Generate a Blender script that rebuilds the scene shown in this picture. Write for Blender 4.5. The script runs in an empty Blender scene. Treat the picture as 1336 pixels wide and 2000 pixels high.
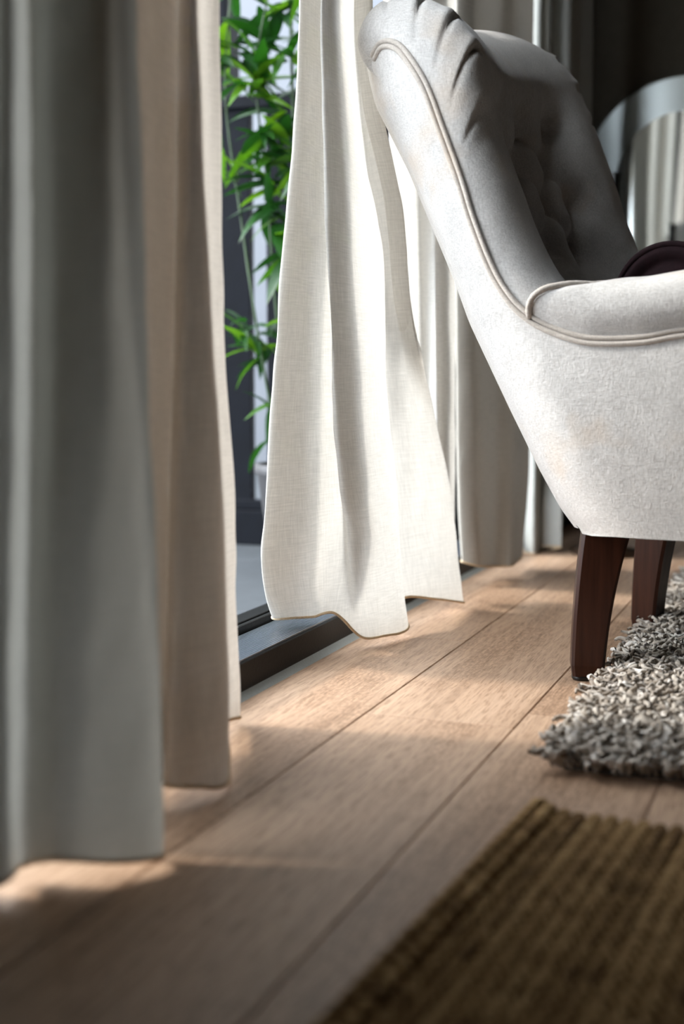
import bpy, bmesh, math, random
import numpy as np
from mathutils import Vector, Matrix, noise as mnoise

random.seed(7)
rng = np.random.default_rng(7)
scene = bpy.context.scene
COL = scene.collection

# ------------------------------------------------------------------ camera
FPX = 2600.0                                   # focal length in pixels of the 1336x2000 frame
PITCH = math.atan(270 / FPX)
YAW = math.atan(972 / FPX * math.cos(PITCH))   # planks run along +Y, the window wall lies at -X
CAMZ = 0.41
cam_d = bpy.data.cameras.new('camera')
cam = bpy.data.objects.new('camera', cam_d)
COL.objects.link(cam)
cam.location = (0, 0, CAMZ)
cam.rotation_euler = (math.pi / 2 - PITCH, 0, YAW)
cam_d.sensor_fit = 'VERTICAL'
cam_d.sensor_height = 36.0
cam_d.sensor_width = 36.0 * 1336 / 2000
cam_d.lens = FPX / 2000 * 36.0
cam_d.clip_start = 0.02
cam_d.dof.use_dof = True
cam_d.dof.focus_distance = 1.88
cam_d.dof.aperture_fstop = 2.5
scene.camera = cam

# ------------------------------------------------------------------ light
world = bpy.data.worlds.new('sky')
scene.world = world
world.use_nodes = True
wn = world.node_tree.nodes
wn['Background'].inputs[0].default_value = (0.86, 0.93, 1.0, 1)
wn['Background'].inputs[1].default_value = 8.0
sun_d = bpy.data.lights.new('sun', 'SUN')
sun_d.energy = 4.0
sun_d.angle = math.radians(9)
sun_d.color = (1.0, 0.96, 0.9)
sun = bpy.data.objects.new('sun', sun_d)
COL.objects.link(sun)
SUNDIR = Vector((1.0, 0.13, -0.62))
sun.rotation_euler = SUNDIR.to_track_quat('-Z', 'Y').to_euler()
sun.location = (-6, 0, 5)
scene.view_settings.view_transform = 'Standard'
scene.view_settings.look = 'None'
scene.view_settings.exposure = 0.04
scene.view_settings.gamma = 1.0
scene.view_settings.use_curve_mapping = False

# ------------------------------------------------------------------ pixel -> direction helpers
_R = np.array([math.cos(YAW), math.sin(YAW), 0.0])
_F = np.array([-math.sin(YAW), math.cos(YAW), 0.0])
_Z = np.array([0, 0, 1.0])
_C = np.array([0, 0, CAMZ])

def ray(u, v):
    a = (u - 668) / FPX
    b = (1000 - v) / FPX
    return _R * a + _F * (math.cos(PITCH) + b * math.sin(PITCH)) + _Z * (-math.sin(PITCH) + b * math.cos(PITCH))

def onX(u, v, X):
    d = ray(u, v)
    return _C + d * (X / d[0])

def onY(u, v, Y):
    d = ray(u, v)
    return _C + d * (Y / d[1])

def onZ(u, v, z=0.0):
    d = ray(u, v)
    return _C + d * ((z - CAMZ) / d[2])

# ------------------------------------------------------------------ object helpers
def tag(o, label=None, cat=None, group=None, kind=None):
    if label: o['label'] = label
    if cat: o['category'] = cat
    if group: o['group'] = group
    if kind: o['kind'] = kind
    return o

def link(o, parent=None):
    COL.objects.link(o)
    if parent is not None:
        o.parent = parent
    return o

def empty(name, loc=(0, 0, 0), rz=0.0):
    o = bpy.data.objects.new(name, None)
    o.location = loc
    o.rotation_euler = (0, 0, rz)
    o.empty_display_size = 0.05
    return link(o)

def mesh_obj(name, verts, faces, mat=None, parent=None, smooth=True, uv=None):
    me = bpy.data.meshes.new(name)
    me.from_pydata([tuple(map(float, v)) for v in verts], [], faces)
    if uv is not None:
        lay = me.uv_layers.new(name='UVMap')
        vi = np.empty(len(me.loops), dtype=np.int32)
        me.loops.foreach_get('vertex_index', vi)
        lay.data.foreach_set('uv', np.asarray(uv, dtype=np.float32)[vi].ravel())
    me.update()
    if smooth:
        me.polygons.foreach_set('use_smooth', [True] * len(me.polygons))
    if mat is not None:
        me.materials.append(mat)
    return link(bpy.data.objects.new(name, me), parent)

def bm_obj(name, bm, mat=None, parent=None, smooth=False):
    me = bpy.data.meshes.new(name)
    bmesh.ops.recalc_face_normals(bm, faces=bm.faces)
    bm.to_mesh(me)
    bm.free()
    if smooth:
        me.polygons.foreach_set('use_smooth', [True] * len(me.polygons))
    if mat is not None:
        me.materials.append(mat)
    return link(bpy.data.objects.new(name, me), parent)

def add_box(bm, lo, hi, bevel=0.0, seg=1):
    lo = Vector(lo); hi = Vector(hi)
    r = bmesh.ops.create_cube(bm, size=1.0)
    vs = r['verts']
    c = (lo + hi) / 2
    s = hi - lo
    for v in vs:
        v.co = Vector((v.co.x * s.x, v.co.y * s.y, v.co.z * s.z)) + c
    if bevel:
        es = list({e for v in vs for e in v.link_edges})
        bmesh.ops.bevel(bm, geom=es, offset=bevel, segments=seg, affect='EDGES', profile=0.5)

def box_obj(name, lo, hi, mat, parent=None, bevel=0.0, seg=1, smooth=False):
    bm = bmesh.new()
    add_box(bm, lo, hi, bevel, seg)
    return bm_obj(name, bm, mat, parent, smooth)

def grid_faces(nr, nc, off=0, wrap=False):
    F = []
    for i in range(nr - 1):
        for j in range(nc - (0 if wrap else 1)):
            k = (j + 1) % nc
            F.append((off + i * nc + j, off + i * nc + k, off + (i + 1) * nc + k, off + (i + 1) * nc + j))
    return F

def tube(pts, rad, sides=8):
    """verts, faces of a tube along pts with one radius or one per point."""
    pts = [Vector(p) for p in pts]
    n = len(pts)
    rr = rad if hasattr(rad, '__len__') else [rad] * n
    V, F = [], []
    up = Vector((0.31, 0.17, 0.93))
    for i, p in enumerate(pts):
        t = (pts[min(i + 1, n - 1)] - pts[max(i - 1, 0)]).normalized()
        a = t.cross(up)
        if a.length < 1e-4:
            a = t.cross(Vector((1, 0, 0)))
        a.normalize()
        b = t.cross(a)
        up = -b if False else up
        for k in range(sides):
            q = 2 * math.pi * k / sides
            V.append(p + (a * math.cos(q) + b * math.sin(q)) * rr[i])
    F = grid_faces(n, sides, 0, True)
    F.append(tuple(range(sides))[::-1])
    F.append(tuple((n - 1) * sides + k for k in range(sides)))
    return V, F

def spline(P, n):
    """Catmull-Rom resample of a polyline (k x d) to n points, roughly even in length."""
    P = np.asarray(P, float)
    k = len(P)
    d = np.r_[0, np.cumsum(np.linalg.norm(np.diff(P, axis=0), axis=1) ** 0.8 + 1e-9)]
    m = np.empty_like(P)
    for i in range(k):
        a = max(i - 1, 0); b = min(i + 1, k - 1)
        m[i] = (P[b] - P[a]) / (d[b] - d[a])
    s = np.linspace(0, d[-1], n)
    idx = np.clip(np.searchsorted(d, s, 'right') - 1, 0, k - 2)
    h = (d[idx + 1] - d[idx])
    t = ((s - d[idx]) / h)[:, None]
    h = h[:, None]
    return ((2 * t**3 - 3 * t**2 + 1) * P[idx] + (t**3 - 2 * t**2 + t) * h * m[idx]
            + (-2 * t**3 + 3 * t**2) * P[idx + 1] + (t**3 - t**2) * h * m[idx + 1])

def smooth_step(x, a, b):
    t = np.clip((x - a) / (b - a), 0, 1)
    return t * t * (3 - 2 * t)

# ------------------------------------------------------------------ materials
def new_mat(name):
    m = bpy.data.materials.new(name)
    m.use_nodes = True
    nt = m.node_tree
    return m, nt, nt.nodes, nt.links, nt.nodes['Principled BSDF']

def N(nt, typ, **kw):
    n = nt.nodes.new(typ)
    for k, v in kw.items():
        if k.startswith('i_'):
            key = k[2:]
            n.inputs[int(key) if key.isdigit() else key].default_value = v
        else:
            setattr(n, k, v)
    return n

def ramp(nt, fac, stops):
    r = nt.nodes.new('ShaderNodeValToRGB')
    el = r.color_ramp.elements
    while len(el) < len(stops):
        el.new(0.5)
    for e, (p, c) in zip(el, stops):
        e.position = p
        e.color = (*c, 1) if len(c) == 3 else c
    nt.links.new(fac, r.inputs[0])
    return r.outputs[0]

def mapped(nt, src, scale, loc=(0, 0, 0)):
    m = N(nt, 'ShaderNodeMapping')
    m.inputs['Scale'].default_value = scale
    m.inputs['Location'].default_value = loc
    nt.links.new(src, m.inputs['Vector'])
    return m.outputs[0]

def noise_tex(nt, vec, scale, detail=3, rough=0.55):
    n = N(nt, 'ShaderNodeTexNoise')
    n.inputs['Scale'].default_value = scale
    n.inputs['Detail'].default_value = detail
    n.inputs['Roughness'].default_value = rough
    nt.links.new(vec, n.inputs['Vector'])
    return n.outputs['Fac']

def mathn(nt, op, a, b=None, clamp=False):
    n = N(nt, 'ShaderNodeMath', operation=op, use_clamp=clamp)
    for i, x in enumerate((a, b)):
        if x is None: continue
        if isinstance(x, (int, float)):
            n.inputs[i].default_value = x
        else:
            nt.links.new(x, n.inputs[i])
    return n.outputs[0]

def mixc(nt, fac, a, b, typ='MIX'):
    n = N(nt, 'ShaderNodeMix', data_type='RGBA', blend_type=typ)
    for sock, x in ((n.inputs[0], fac), (n.inputs[6], a), (n.inputs[7], b)):
        if isinstance(x, (int, float)):
            sock.default_value = x
        elif isinstance(x, tuple):
            sock.default_value = (*x, 1) if len(x) == 3 else x
        else:
            nt.links.new(x, sock)
    return n.outputs[2]

def bump(nt, h, strength, dist, bsdf):
    b = N(nt, 'ShaderNodeBump')
    b.inputs['Strength'].default_value = strength
    b.inputs['Distance'].default_value = dist
    nt.links.new(h, b.inputs['Height'])
    for n in (bsdf if isinstance(bsdf, (list, tuple)) else [bsdf]):
        nt.links.new(b.outputs[0], n.inputs['Normal'])
    return b

def mat_plain(name, col, rough=0.6, metal=0.0, spec=0.5, grain=0.0, gscale=60):
    m, nt, nd, ln, p = new_mat(name)
    p.inputs['Roughness'].default_value = rough
    p.inputs['Metallic'].default_value = metal
    p.inputs['Specular IOR Level'].default_value = spec
    tc = N(nt, 'ShaderNodeTexCoord')
    f = noise_tex(nt, tc.outputs['Object'], gscale, 4)
    lo = tuple(max(0, c * (1 - grain)) for c in col)
    hi = tuple(min(1, c * (1 + grain)) for c in col)
    ln.new(ramp(nt, f, [(0.3, lo), (0.7, hi)]), p.inputs['Base Color'])
    if grain:
        bump(nt, f, 0.15, 0.002, p)
    return m

def mat_curtain(name, col, trans=0.5, hole=0.05, weave=1.0):
    """woven linen: slubby warp and weft threads on the cloth's own UV (metres)."""
    m, nt, nd, ln, p = new_mat(name)
    nd.remove(p)
    out = nd['Material Output']
    uv = N(nt, 'ShaderNodeUVMap').outputs[0]
    warp = noise_tex(nt, mapped(nt, uv, (1, 0.03, 1)), 1400, 2)
    weft = noise_tex(nt, mapped(nt, uv, (0.03, 1, 1)), 1400, 2)
    slub = noise_tex(nt, mapped(nt, uv, (0.06, 1, 1)), 400, 3)
    slub2 = noise_tex(nt, mapped(nt, uv, (1, 0.06, 1)), 400, 3)
    w = mathn(nt, 'MULTIPLY', mathn(nt, 'ADD', warp, weft), 0.5)
    s = mathn(nt, 'MULTIPLY', mathn(nt, 'ADD', slub, slub2), 0.5)
    tot = mathn(nt, 'ADD', mathn(nt, 'MULTIPLY', w, 0.5), mathn(nt, 'MULTIPLY', s, 0.5))
    lo = tuple(c * (1 - 0.16 * weave) for c in col)
    hi = tuple(min(1, c * (1 + 0.10 * weave)) for c in col)
    c = ramp(nt, tot, [(0.38, lo), (0.62, hi)])
    d = N(nt, 'ShaderNodeBsdfDiffuse')
    t = N(nt, 'ShaderNodeBsdfTranslucent')
    ln.new(c, d.inputs[0])
    ln.new(mixc(nt, 0.5, c, mixc(nt, 1.0, c, (1.0, 0.95, 0.88), 'MULTIPLY')), t.inputs[0])
    mx = N(nt, 'ShaderNodeMixShader')
    mx.inputs[0].default_value = trans
    ln.new(d.outputs[0], mx.inputs[1]); ln.new(t.outputs[0], mx.inputs[2])
    bump(nt, tot, 0.35 * weave, 0.0012, [d, t])
    tr = N(nt, 'ShaderNodeBsdfTransparent')
    mx2 = N(nt, 'ShaderNodeMixShader')
    ln.new(mathn(nt, 'MULTIPLY', ramp(nt, tot, [(0.40, (1, 1, 1)), (0.60, (0.2, 0.2, 0.2))]), hole), mx2.inputs[0])
    ln.new(mx.outputs[0], mx2.inputs[1]); ln.new(tr.outputs[0], mx2.inputs[2])
    ln.new(mx2.outputs[0], out.inputs[0])
    return m

def mat_upholstery(name, col):
    m, nt, nd, ln, p = new_mat(name)
    tc = N(nt, 'ShaderNodeTexCoord').outputs['Object']
    a = noise_tex(nt, mapped(nt, tc, (1, 1, 0.12)), 900, 3)
    b = noise_tex(nt, mapped(nt, tc, (0.12, 0.5, 1)), 900, 3)
    fib = noise_tex(nt, tc, 230, 5, 0.7)
    blot = noise_tex(nt, tc, 26, 4, 0.6)
    wv = mathn(nt, 'MULTIPLY', mathn(nt, 'ADD', a, b), 0.5)
    c1 = ramp(nt, blot, [(0.35, tuple(x * 0.90 for x in col)), (0.62, col)])
    c2 = mixc(nt, 0.6, c1, mixc(nt, 1.0, c1, ramp(nt, wv, [(0.36, (0.60, 0.59, 0.575)), (0.6, (1.10, 1.10, 1.10))]), 'MULTIPLY'))
    # faint tan wear marks
    st = noise_tex(nt, mapped(nt, tc, (1, 1, 1), (3.1, 0.4, 1.7)), 9, 3)
    c3 = mixc(nt, mathn(nt, 'MULTIPLY', ramp(nt, st, [(0.60, (0, 0, 0)), (0.74, (1, 1, 1))]), 0.35), c2, (0.62, 0.47, 0.33))
    ln.new(c3, p.inputs['Base Color'])
    p.inputs['Roughness'].default_value = 0.95
    p.inputs['Specular IOR Level'].default_value = 0.15
    p.inputs['Sheen Weight'].default_value = 0.35
    p.inputs['Sheen Roughness'].default_value = 0.45
    h = mathn(nt, 'ADD', mathn(nt, 'MULTIPLY', fib, 0.8), mathn(nt, 'MULTIPLY', wv, 0.6))
    bump(nt, h, 0.55, 0.0022, p)
    return m

def mat_planks():
    m, nt, nd, ln, p = new_mat('oak_laminate')
    tc = N(nt, 'ShaderNodeTexCoord').outputs['Object']
    oi = N(nt, 'ShaderNodeObjectInfo').outputs['Random']
    cx = N(nt, 'ShaderNodeCombineXYZ')
    ln.new(mathn(nt, 'MULTIPLY', oi, 37.0), cx.inputs[0]); ln.new(mathn(nt, 'MULTIPLY', oi, 91.0), cx.inputs[1])
    va = N(nt, 'ShaderNodeVectorMath', operation='ADD')
    ln.new(tc, va.inputs[0]); ln.new(cx.outputs[0], va.inputs[1])
    v = va.outputs[0]
    broad = noise_tex(nt, mapped(nt, v, (9, 1.1, 1)), 1.0, 4)
    grain = noise_tex(nt, mapped(nt, v, (120, 4.5, 1)), 1.0, 5, 0.65)
    pores = noise_tex(nt, mapped(nt, v, (420, 26, 1)), 1.0, 3, 0.6)
    ray_ = noise_tex(nt, mapped(nt, v, (260, 90, 1)), 1.0, 2, 0.5)
    c = ramp(nt, broad, [(0.30, (0.40, 0.255, 0.165)), (0.55, (0.50, 0.335, 0.225)), (0.75, (0.57, 0.40, 0.28))])
    c = mixc(nt, 0.75, c, mixc(nt, 1.0, c, ramp(nt, grain, [(0.34, (0.66, 0.62, 0.58)), (0.6, (1.05, 1.05, 1.05))]), 'MULTIPLY'))
    c = mixc(nt, 0.7, c, mixc(nt, 1.0, c, ramp(nt, pores, [(0.36, (0.50, 0.44, 0.38)), (0.5, (1, 1, 1))]), 'MULTIPLY'))
    flake = mathn(nt, 'MULTIPLY', ramp(nt, broad, [(0.42, (1, 1, 1)), (0.5, (0, 0, 0))]), 0.55)
    c = mixc(nt, flake, c, mixc(nt, 1.0, c, ramp(nt, ray_, [(0.44, (0.62, 0.58, 0.54)), (0.56, (1.08, 1.06, 1.04))]), 'MULTIPLY'))
    ln.new(c, p.inputs['Base Color'])
    p.inputs['Roughness'].default_value = 0.46
    p.inputs['Specular IOR Level'].default_value = 0.4
    bump(nt, mathn(nt, 'ADD', mathn(nt, 'MULTIPLY', grain, 0.5), pores), 0.25, 0.0008, p)
    return m

def mat_wood_dark():
    m, nt, nd, ln, p = new_mat('mahogany')
    tc = N(nt, 'ShaderNodeTexCoord').outputs['Object']
    g = noise_tex(nt, mapped(nt, tc, (90, 90, 6)), 1.0, 4)
    ln.new(ramp(nt, g, [(0.35, (0.022, 0.008, 0.005)), (0.65, (0.052, 0.018, 0.010))]), p.inputs['Base Color'])
    p.inputs['Roughness'].default_value = 0.3
    p.inputs['Specular IOR Level'].default_value = 0.2
    return m

def mat_attr(name, stops, rough=0.9, sheen=0.0, fine=300):
    """colour chosen by the mesh's own 'tone' attribute (yarn to yarn variation)."""
    m, nt, nd, ln, p = new_mat(name)
    at = N(nt, 'ShaderNodeAttribute', attribute_name='tone')
    tc = N(nt, 'ShaderNodeTexCoord').outputs['Object']
    f = noise_tex(nt, tc, fine, 3)
    c = ramp(nt, at.outputs['Fac'], stops)
    c = mixc(nt, 0.5, c, mixc(nt, 1.0, c, ramp(nt, f, [(0.3, (0.65, 0.65, 0.65)), (0.7, (1.15, 1.15, 1.15))]), 'MULTIPLY'))
    ln.new(c, p.inputs['Base Color'])
    p.inputs['Roughness'].default_value = rough
    p.inputs['Specular IOR Level'].default_value = 0.2
    p.inputs['Sheen Weight'].default_value = sheen
    bump(nt, f, 0.3, 0.001, p)
    return m

def mat_leaf():
    m, nt, nd, ln, p = new_mat('bamboo_leaf')
    oi = N(nt, 'ShaderNodeObjectInfo').outputs['Random']
    tc = N(nt, 'ShaderNodeTexCoord').outputs['Object']
    v = noise_tex(nt, mapped(nt, tc, (12, 400, 1)), 1.0, 2)
    c = ramp(nt, oi, [(0.0, (0.006, 0.035, 0.006)), (0.55, (0.016, 0.085, 0.010)), (1.0, (0.13, 0.29, 0.014))])
    c = mixc(nt, 0.4, c, mixc(nt, 1.0, c, ramp(nt, v, [(0.35, (0.7, 0.7, 0.7)), (0.65, (1.2, 1.2, 1.2))]), 'MULTIPLY'))
    ln.new(c, p.inputs['Base Color'])
    p.inputs['Roughness'].default_value = 0.4
    t = N(nt, 'ShaderNodeBsdfTranslucent')
    ln.new(mixc(nt, 1.0, c, (1.3, 1.35, 0.6), 'MULTIPLY'), t.inputs[0])
    mx = N(nt, 'ShaderNodeMixShader')
    mx.inputs[0].default_value = 0.35
    ln.new(p.outputs[0], mx.inputs[1]); ln.new(t.outputs[0], mx.inputs[2])
    ln.new(mx.outputs[0], nd['Material Output'].inputs[0])
    return m

M = {
    'linen': mat_curtain('white_linen', (0.60, 0.58, 0.545), 0.43, 0.06),
    'linen_left': mat_curtain('natural_linen', (0.59, 0.535, 0.475), 0.26, 0.02),
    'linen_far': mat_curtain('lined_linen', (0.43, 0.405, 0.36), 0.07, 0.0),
    'blue': mat_curtain('blue_grey_cloth', (0.43, 0.435, 0.41), 0.17, 0.0, 0.6),
    'hem': mat_plain('hem_stitching', (0.60, 0.46, 0.30), 0.9, 0, 0.2, 0.15, 300),
    'uph': mat_upholstery('cream_upholstery', (0.69, 0.665, 0.635)),
    'pipe': mat_upholstery('cream_piping', (0.60, 0.54, 0.48)),
    'under': mat_plain('black_underlining', (0.012, 0.011, 0.010), 0.95, 0, 0.1, 0.2),
    'plank': mat_planks(),
    'mahog': mat_wood_dark(),
    'screed': mat_plain('screed', (0.06, 0.045, 0.035), 0.9, 0, 0.3, 0.2),
    'wall_dark': mat_plain('taupe_plaster', (0.10, 0.09, 0.072), 0.9, 0, 0.2, 0.06, 40),
    'wall': mat_plain('grey_plaster', (0.10, 0.09, 0.08), 0.9, 0, 0.2, 0.06, 40),
    'ceil': mat_plain('ceiling_plaster', (0.16, 0.15, 0.14), 0.9, 0, 0.2, 0.04, 40),
    'skirt': mat_plain('dark_skirting', (0.03, 0.026, 0.022), 0.6, 0, 0.4, 0.1),
    'alu': mat_plain('black_aluminium', (0.006, 0.006, 0.006), 0.5, 0.0, 0.15, 0.1, 200),
    'tread': mat_plain('ribbed_aluminium', (0.34, 0.38, 0.44), 0.30, 0.9, 0.5, 0.1, 200),
    'silver': mat_plain('brushed_trim', (0.26, 0.275, 0.265), 0.5, 0.3, 0.5, 0.08, 300),
    'maroon': mat_plain('maroon_velvet', (0.018, 0.006, 0.008), 0.85, 0, 0.25, 0.25, 120),
    'button': mat_plain('button_cloth', (0.42, 0.36, 0.32), 0.9, 0, 0.2, 0.15, 300),
    'tile': mat_plain('terrace_stone', (0.055, 0.062, 0.07), 0.7, 0, 0.4, 0.12, 14),
    'grout': mat_plain('terrace_grout', (0.16, 0.17, 0.18), 0.9, 0, 0.2, 0.1),
    'render': mat_plain('pale_render', (0.16, 0.17, 0.19), 0.9, 0, 0.2, 0.03, 8),
    'fence': mat_plain('navy_black_paint', (0.003, 0.004, 0.007), 0.7, 0, 0.12, 0.2, 30),
    'culm': mat_plain('bamboo_culm', (0.02, 0.05, 0.012), 0.45, 0, 0.5, 0.25, 50),
    'leaf': mat_leaf(),
    'pot': mat_plain('charcoal_pot', (0.06, 0.06, 0.065), 0.7, 0, 0.4, 0.2, 40),
    'soil': mat_plain('soil', (0.04, 0.028, 0.018), 0.95, 0, 0.1, 0.4, 80),
    'black': mat_plain('black_glaze', (0.006, 0.006, 0.006), 0.3, 0, 0.5, 0.1),
    'table': mat_plain('dark_walnut', (0.05, 0.028, 0.016), 0.5, 0, 0.4, 0.3, 40),
    'mirror': mat_plain('mirror_glass', (0.62, 0.66, 0.66), 0.04, 1.0),
    'mirror_b': mat_plain('mirror_bevel', (0.55, 0.60, 0.60), 0.28, 1.0),
    'rail': mat_plain('white_rail', (0.6, 0.6, 0.58), 0.4, 0, 0.5, 0.03),
    'rug': mat_attr('shag_yarn', [(0.0, (0.11, 0.083, 0.06)), (0.35, (0.32, 0.265, 0.21)), (0.7, (0.55, 0.49, 0.42)), (1.0, (0.74, 0.69, 0.63))], 0.85, 0.3, 400),
    'rugbase': mat_plain('rug_backing', (0.12, 0.10, 0.085), 0.95, 0, 0.1, 0.3, 120),
    'jute': mat_attr('jute_fibre', [(0.0, (0.12, 0.065, 0.024)), (0.5, (0.30, 0.18, 0.075)), (1.0, (0.46, 0.30, 0.14))], 0.95, 0.0, 500),
    'jute_base': mat_plain('jute_backing', (0.025, 0.014, 0.006), 0.95, 0, 0.1, 0.3, 200),
}

# ================================================================== the room
ROOM = dict(x0=-0.69, x1=3.3, y0=-2.4, y1=3.62, z1=2.45)
OPEN = dict(y0=0.60, y1=3.1, z1=2.3)          # the sliding-door opening in the window wall
XI, XO = -0.69, -0.90                          # inner and outer face of the window wall

def struct(o):
    o['kind'] = 'structure'
    return o

floor = struct(box_obj('floor', (XI, ROOM['y0'], -0.16), (ROOM['x1'], ROOM['y1'], -0.012), M['screed']))
floor['label'] = 'pale oak laminate plank floor of the room'

bm = bmesh.new()
PW, PL = 0.185, 1.29
add_box(bm, (-PW / 2 + 0.0005, -PL / 2 + 0.0005, -0.012), (PW / 2 - 0.0005, PL / 2 - 0.0005, 0.0), 0.0011, 1)
p0 = bm_obj('plank', bm, M['plank'], floor)
plank_me = p0.data
bm = bmesh.new()
w1 = -0.525 - XI
add_box(bm, (-w1 / 2 + 0.0005, -PL / 2 + 0.0005, -0.012), (w1 / 2 - 0.0005, PL / 2 - 0.0005, 0.0), 0.0011, 1)
edge_me = bpy.data.meshes.new('plank')
bm.to_mesh(edge_me); bm.free()
edge_me.materials.append(M['plank'])
starts = [0.62, 0.9845, 0.93, 0.38, 0.71, 0.2]
first = True
ci = 0
x = XI
while x < ROOM['x1'] - 0.05:
    wd = w1 if ci == 0 else PW
    me = edge_me if ci == 0 else plank_me
    y = ROOM['y0'] - starts[ci % 6] * PL
    while y < ROOM['y1']:
        if y + PL > ROOM['y0'] + 0.2 and y < ROOM['y1'] - 0.1:
            if first and me is plank_me:
                o = p0; first = False
            else:
                o = link(bpy.data.objects.new('plank', me), floor)
            o.location = (x + wd / 2, y + PL / 2, 0)
        y += PL
    x += wd
    ci += 1

T = 0.15
# window wall with the door opening
bm = bmesh.new()
add_box(bm, (XO, ROOM['y0'] - T, -0.16), (XI, OPEN['y0'], ROOM['z1']))
add_box(bm, (XO, OPEN['y1'], -0.16), (XI, ROOM['y1'] + T, ROOM['z1']))
add_box(bm, (XO, OPEN['y0'], OPEN['z1']), (XI, OPEN['y1'], ROOM['z1']))
add_box(bm, (XO, OPEN['y0'], -0.16), (XI, OPEN['y1'], -0.02))
wl = struct(bm_obj('wall_left', bm, M['wall_dark']))
struct(box_obj('wall_back', (XI, ROOM['y1'], -0.16), (ROOM['x1'] + T, ROOM['y1'] + T, ROOM['z1']), M['wall_dark']))
struct(box_obj('wall_right', (ROOM['x1'], ROOM['y0'], -0.16), (ROOM['x1'] + T, ROOM['y1'], ROOM['z1']), M['wall']))
struct(box_obj('wall_front', (XI, ROOM['y0'] - T, -0.16), (ROOM['x1'] + T, ROOM['y0'], ROOM['z1']), M['wall']))
struct(box_obj('ceiling', (XO, ROOM['y0'] - T, ROOM['z1']), (ROOM['x1'] + T, ROOM['y1'] + T, ROOM['z1'] + 0.15), M['ceil']))
struct(box_obj('baseboard_left', (XI, OPEN['y1'] + 0.002, 0.0), (XI + 0.014, ROOM['y1'] - 0.016, 0.09), M['skirt'], None, 0.003))
struct(box_obj('baseboard_back', (XI + 0.002, ROOM['y1'] - 0.014, 0.0), (ROOM['x1'], ROOM['y1'], 0.09), M['skirt'], None, 0.003))

# sliding door frame: threshold with ribbed tread, jambs, header, grey floor trim
door = struct(empty('door_1', (-0.75, (OPEN['y0'] + OPEN['y1']) / 2, 0)))
def under(o, par):
    o.parent = par
    o.matrix_parent_inverse = Matrix.Translation(par.location).inverted() if par.rotation_euler.z == 0 else par.matrix_world.inverted()
    return o
y0, y1 = OPEN['y0'], OPEN['y1']
TZ = 0.047
bm = bmesh.new()
add_box(bm, (-0.775, y0, -0.02), (-0.6995, y1, TZ - 0.003), 0.0015)
th = under(bm_obj('threshold', bm, M['alu']), door)
# ribbed tread as one real profile
prof = []
xr = -0.7035
nr = 15
for i in range(nr):
    xa = xr - i * 0.0047
    prof += [(xa, TZ - 0.0005), (xa - 0.0024, TZ - 0.0005), (xa - 0.0030, TZ - 0.0024), (xa - 0.0042, TZ - 0.0024)]
prof = [(xr, TZ - 0.004)] + prof + [(prof[-1][0], TZ - 0.004)]
V = [(a, y0 + 0.002, b) for a, b in prof] + [(a, y1 - 0.002, b) for a, b in prof]
n = len(prof)
Fc = [(i, i + 1, n + i + 1, n + i) for i in range(n - 1)] + [tuple(range(n))[::-1], tuple(range(n, 2 * n))]
under(mesh_obj('ribbed_tread', V, Fc, M['tread'], None, False), door)
bm = bmesh.new()
add_box(bm, (-0.784, y0, -0.02), (-0.777, y1, TZ + 0.010), 0.001)
add_box(bm, (-0.806, y0, -0.02), (-0.799, y1, TZ + 0.006), 0.001)
add_box(bm, (-0.90, y0, -0.02), (-0.776, y1, 0.022), 0.001)
under(bm_obj('guide_rail', bm, M['alu']), door)
# grey trim: small sloped strip between threshold and planks
V = []
for yy in (y0, y1):
    V += [(-0.6875, yy, 0.0), (-0.6995, yy, 0.0065), (-0.6995, yy, -0.01), (-0.6875, yy, -0.01)]
Fc = [(0, 1, 5, 4), (1, 2, 6, 5), (2, 3, 7, 6), (3, 0, 4, 7), (0, 3, 2, 1), (4, 5, 6, 7)]
tr = under(mesh_obj('floor_trim', V, Fc, M['silver'], None, False), door)
tr['label'] = 'grey metal floor trim strip'
for nm, ya, yb in (('jamb', y0, y0 + 0.05), ('jamb', y1 - 0.05, y1)):
    under(box_obj(nm, (-0.86, ya, 0.03), (-0.70, yb, OPEN['z1']), M['alu'], None, 0.002), door)
under(box_obj('header', (-0.86, y0 + 0.05, OPEN['z1'] - 0.06), (-0.70, y1 - 0.05, OPEN['z1']), M['alu'], None, 0.002), door)

# ================================================================== outside
terrace = struct(box_obj('floor_terrace', (-6.5, -3.5, -0.14), (XO, 6.0, -0.030), M['grout']))
terrace['label'] = 'grey stone terrace paving outside the door'
bm = bmesh.new()
add_box(bm, (-0.2985, -0.2985, -0.03), (0.2985, 0.2985, 0.0), 0.002, 1)
t0 = bm_obj('paving_tile', bm, M['tile'], terrace)
first = True
for i in range(8):
    for j in range(12):
        o = t0 if first else link(bpy.data.objects.new('paving_tile', t0.data), terrace)
        first = False
        o.location = (XO - 0.31 - i * 0.6, -1.2 + j * 0.6, -0.004)

garden = struct(box_obj('wall_garden', (-6.5, 5.6, -0.03), (XO, 5.8, 4.2), M['render']))

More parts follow.
